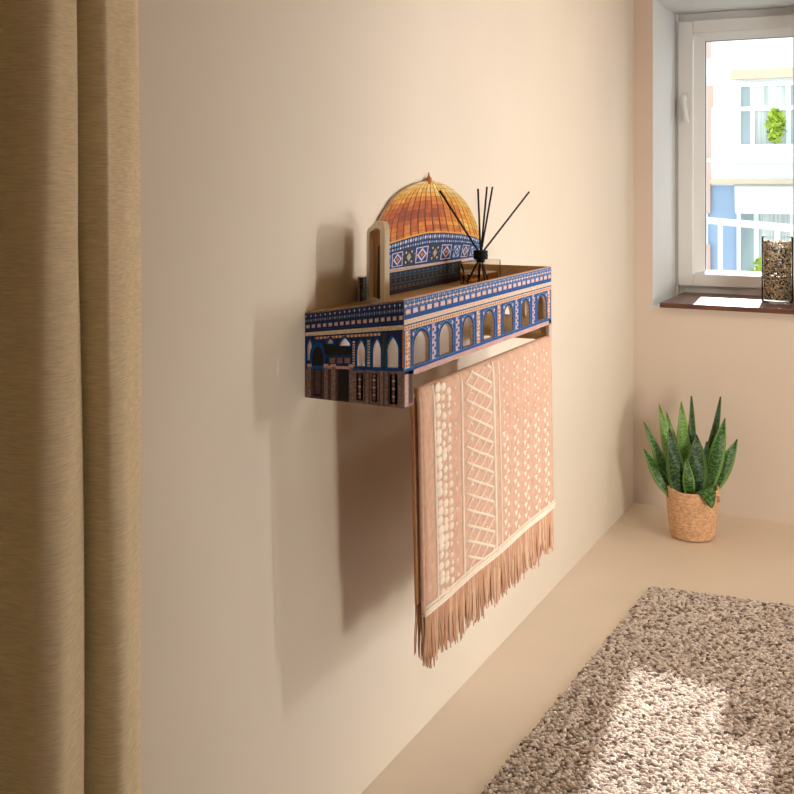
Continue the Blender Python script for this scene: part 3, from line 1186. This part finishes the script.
def leafmat(name, dark, lite, edge):
    m = bpy.data.materials.new(name)
    m.use_nodes = True
    nt = m.node_tree
    p = nt.nodes['Principled BSDF']
    p.inputs['Roughness'].default_value = .42
    p.inputs['Specular IOR Level'].default_value = .3
    tc = nt.nodes.new('ShaderNodeTexCoord')
    wv = nt.nodes.new('ShaderNodeTexWave')
    wv.bands_direction = 'Z'
    wv.inputs['Scale'].default_value = 16
    wv.inputs['Distortion'].default_value = 11
    wv.inputs['Detail'].default_value = 3
    wv.inputs['Detail Scale'].default_value = 3.0
    nt.links.new(tc.outputs['Object'], wv.inputs['Vector'])
    r = nt.nodes.new('ShaderNodeValToRGB')
    r.color_ramp.elements[0].position = .45
    r.color_ramp.elements[1].position = .95
    r.color_ramp.elements[0].color = (*dark, 1)
    r.color_ramp.elements[1].color = (*lite, 1)
    nt.links.new(wv.outputs['Fac'], r.inputs['Fac'])
    nt.links.new(r.outputs['Color'], p.inputs['Base Color'])
    e_ = mat(name + '_edge', edge, .4)
    return [m, e_]


LD = leafmat('leaf_dark', (.010, .036, .010), (.065, .13, .045), (.06, .13, .03))
LM = leafmat('leaf_mid', (.022, .080, .018), (.11, .23, .05), (.14, .28, .06))
LL = leafmat('leaf_bright', (.10, .24, .035), (.20, .36, .08), (.22, .36, .09))
right = Vector((.894934, .446206, 0))
fwd = Vector((-.446206, .894934, 0))
PC = Vector((PX, PY, 0))


def leaf(base, tip, wid, mats, depth=(0, 0), bend=0.0, face=0.0, belly=.42):
    """base/tip = (sideways, height) about the pot axis in metres; depth = away from the room"""
    b = MB()
    n, mcols = 18, 7
    A_ = PC + right * base[0] + fwd * depth[0] + Vector((0, 0, base[1]))
    B_ = PC + right * tip[0] + fwd * depth[1] + Vector((0, 0, tip[1]))
    for k in range(n + 1):
        t = k / n
        c = A_.lerp(B_, t) + right * bend * math.sin(PI * t) * (1 if tip[0] >= base[0] else -1)
        if t < belly:
            ww = lerp(.62, 1, math.sin(t / belly * PI / 2))
        else:
            ww = max(.01, 1 - ((t - belly) / (1 - belly)) ** 1.9)
        ww *= wid / 2
        ax_ = (B_ - A_).normalized()
        sd = (right * math.cos(face) + fwd * math.sin(face))
        sd = (sd - ax_ * sd.dot(ax_)).normalized()
        nn = ax_.cross(sd)
        for i in range(mcols):
            s = (i / (mcols - 1)) * 2 - 1
            b.v.append(tuple(c + sd * s * ww + nn * (-.22 * ww * (1 - s * s)) + nn * .004 * math.sin(9 * t + 2 * s)))
    for k in range(n):
        for i in range(mcols - 1):
            b.f.append((k * mcols + i, k * mcols + i + 1, (k + 1) * mcols + i + 1, (k + 1) * mcols + i))
            b.m.append(1 if i in (0, mcols - 2) else 0)
    o = b.build('leaf', mats, pt, smooth=True, recalc=False)
    so = o.modifiers.new('thick', 'SOLIDIFY')
    so.thickness = .003
    so.offset = 0
    return o


KPX = .00404
U0 = 692.5
hh = lambda v: 1.5 + (180 - v) * KPX * 1.0
for (bu, bv), (tu, tv), wpx, mt, dp, bend, face in (
        ((672, 498), (643.5, 448), 15, LM, (-.01, .03), .005, .3),
        ((676, 498), (645, 422), 12, LM, (.02, .05), .0, .2),
        ((680, 498), (662, 404), 13, LL, (.04, .07), .0, -.2),
        ((683, 498), (670, 413), 14, LL, (.05, .07), .0, .1),
        ((690, 498), (684, 401), 17, LL, (.045, .05), .0, .0),
        ((696, 498), (695.5, 396), 12, LD, (.05, .06), .0, .3),
        ((678, 500), (666.5, 424), 20, LD, (-.03, -.03), .0, .1),
        ((687, 502), (682, 452), 12, LM, (-.05, -.06), .0, -.1),
        ((694, 500), (697, 432), 24, LD, (-.02, .0), .0, .0),
        ((701, 500), (709, 440), 14, LD, (-.01, .02), .0, .4),
        ((706, 498), (727, 397), 12, LD, (.045, .07), .004, .2),
        ((706, 498), (726.5, 415), 17, LM, (.01, .0), .004, -.3),
        ((710, 498), (741.7, 438), 16, LM, (.02, .03), .006, -.2)):
    leaf(((bu - U0) * KPX, .165), ((tu - U0) * KPX, .168 + (494 - tv) * KPX * 1.035), wpx * KPX, mt, dp, bend, face)
# short leaf arching over the rim
b = MB()
path = spline([(.010, -.060, .165), (.018, -.078, .215), (.030, -.104, .225), (.038, -.126, .200), (.042, -.136, .165)], 5)
nP = len(path)
for k, (a, d_, z) in enumerate(path):
    t = k / (nP - 1)
    ww = .036 * math.sin(PI * min(1, .22 + .78 * t)) ** .8 + .0004
    c = PC + right * a + fwd * d_ + Vector((0, 0, z))
    sd = (right * .93 + Vector((0, 0, .36))).normalized()
    for i in range(5):
        s = i / 2 - 1
        b.v.append(tuple(c + sd * s * ww + Vector((0, 0, -.006 * s * s))))
for k in range(nP - 1):
    for i in range(4):
        b.f.append((k * 5 + i, k * 5 + i + 1, (k + 1) * 5 + i + 1, (k + 1) * 5 + i))
        b.m.append(0)
o = b.build('leaf', LM, pt, smooth=True, recalc=False)
so = o.modifiers.new('thick', 'SOLIDIFY')
so.thickness = .003

# ---------------------------------------------------------------- pebble filled glass vase on the sill
vx, vy, vz = .606, 5.21, .9405
vs_ = thing('glass_vase', 'tall glass cylinder vase filled with black and tan pebbles on the sill', 'vase', (vx, vy, vz))
M['vglass'] = glassmat('vase_glass', (.95, .96, .94), .12)
b = MB()
b.lathe((vx, vy, vz), [(.0, .0), (.066, .0), (.069, .004), (.069, .296), (.0675, .300), (.066, .2985)], 40)
b.build('glass', M['vglass'], vs_, smooth=True)
pm = [mat('pebble_' + n, c, .4) for n, c in (('black', (.02, .018, .016)), ('tan', (.55, .36, .19)), ('ivory', (.75, .60, .42)), ('grey', (.24, .20, .16)))]
b = MB()
rr = random.Random(9)
for lay in range(44):
    z = .020 + lay * .0060
    for ringr, cnt in ((.0575, 34), (.045, 22), (.028, 12)):
        if ringr < .05 and lay % 2:
            continue
        for k in range(cnt):
            a = 2 * PI * (k + .5 * (lay % 2)) / cnt + rr.uniform(-.06, .06)
            r = ringr + rr.uniform(-.001, .001)
            b.blob((vx + r * math.cos(a), vy + r * math.sin(a), vz + z + rr.uniform(-.0015, .0015)),
                   (rr.uniform(.0035, .0055), rr.uniform(.0035, .0055), rr.uniform(.003, .0045)), rr.choices((0, 1, 2, 3), (.24, .40, .26, .10))[0], 6, 4)
o = b.build('pebbles', pm, vs_, smooth=True, recalc=False)
o['kind'] = 'stuff'
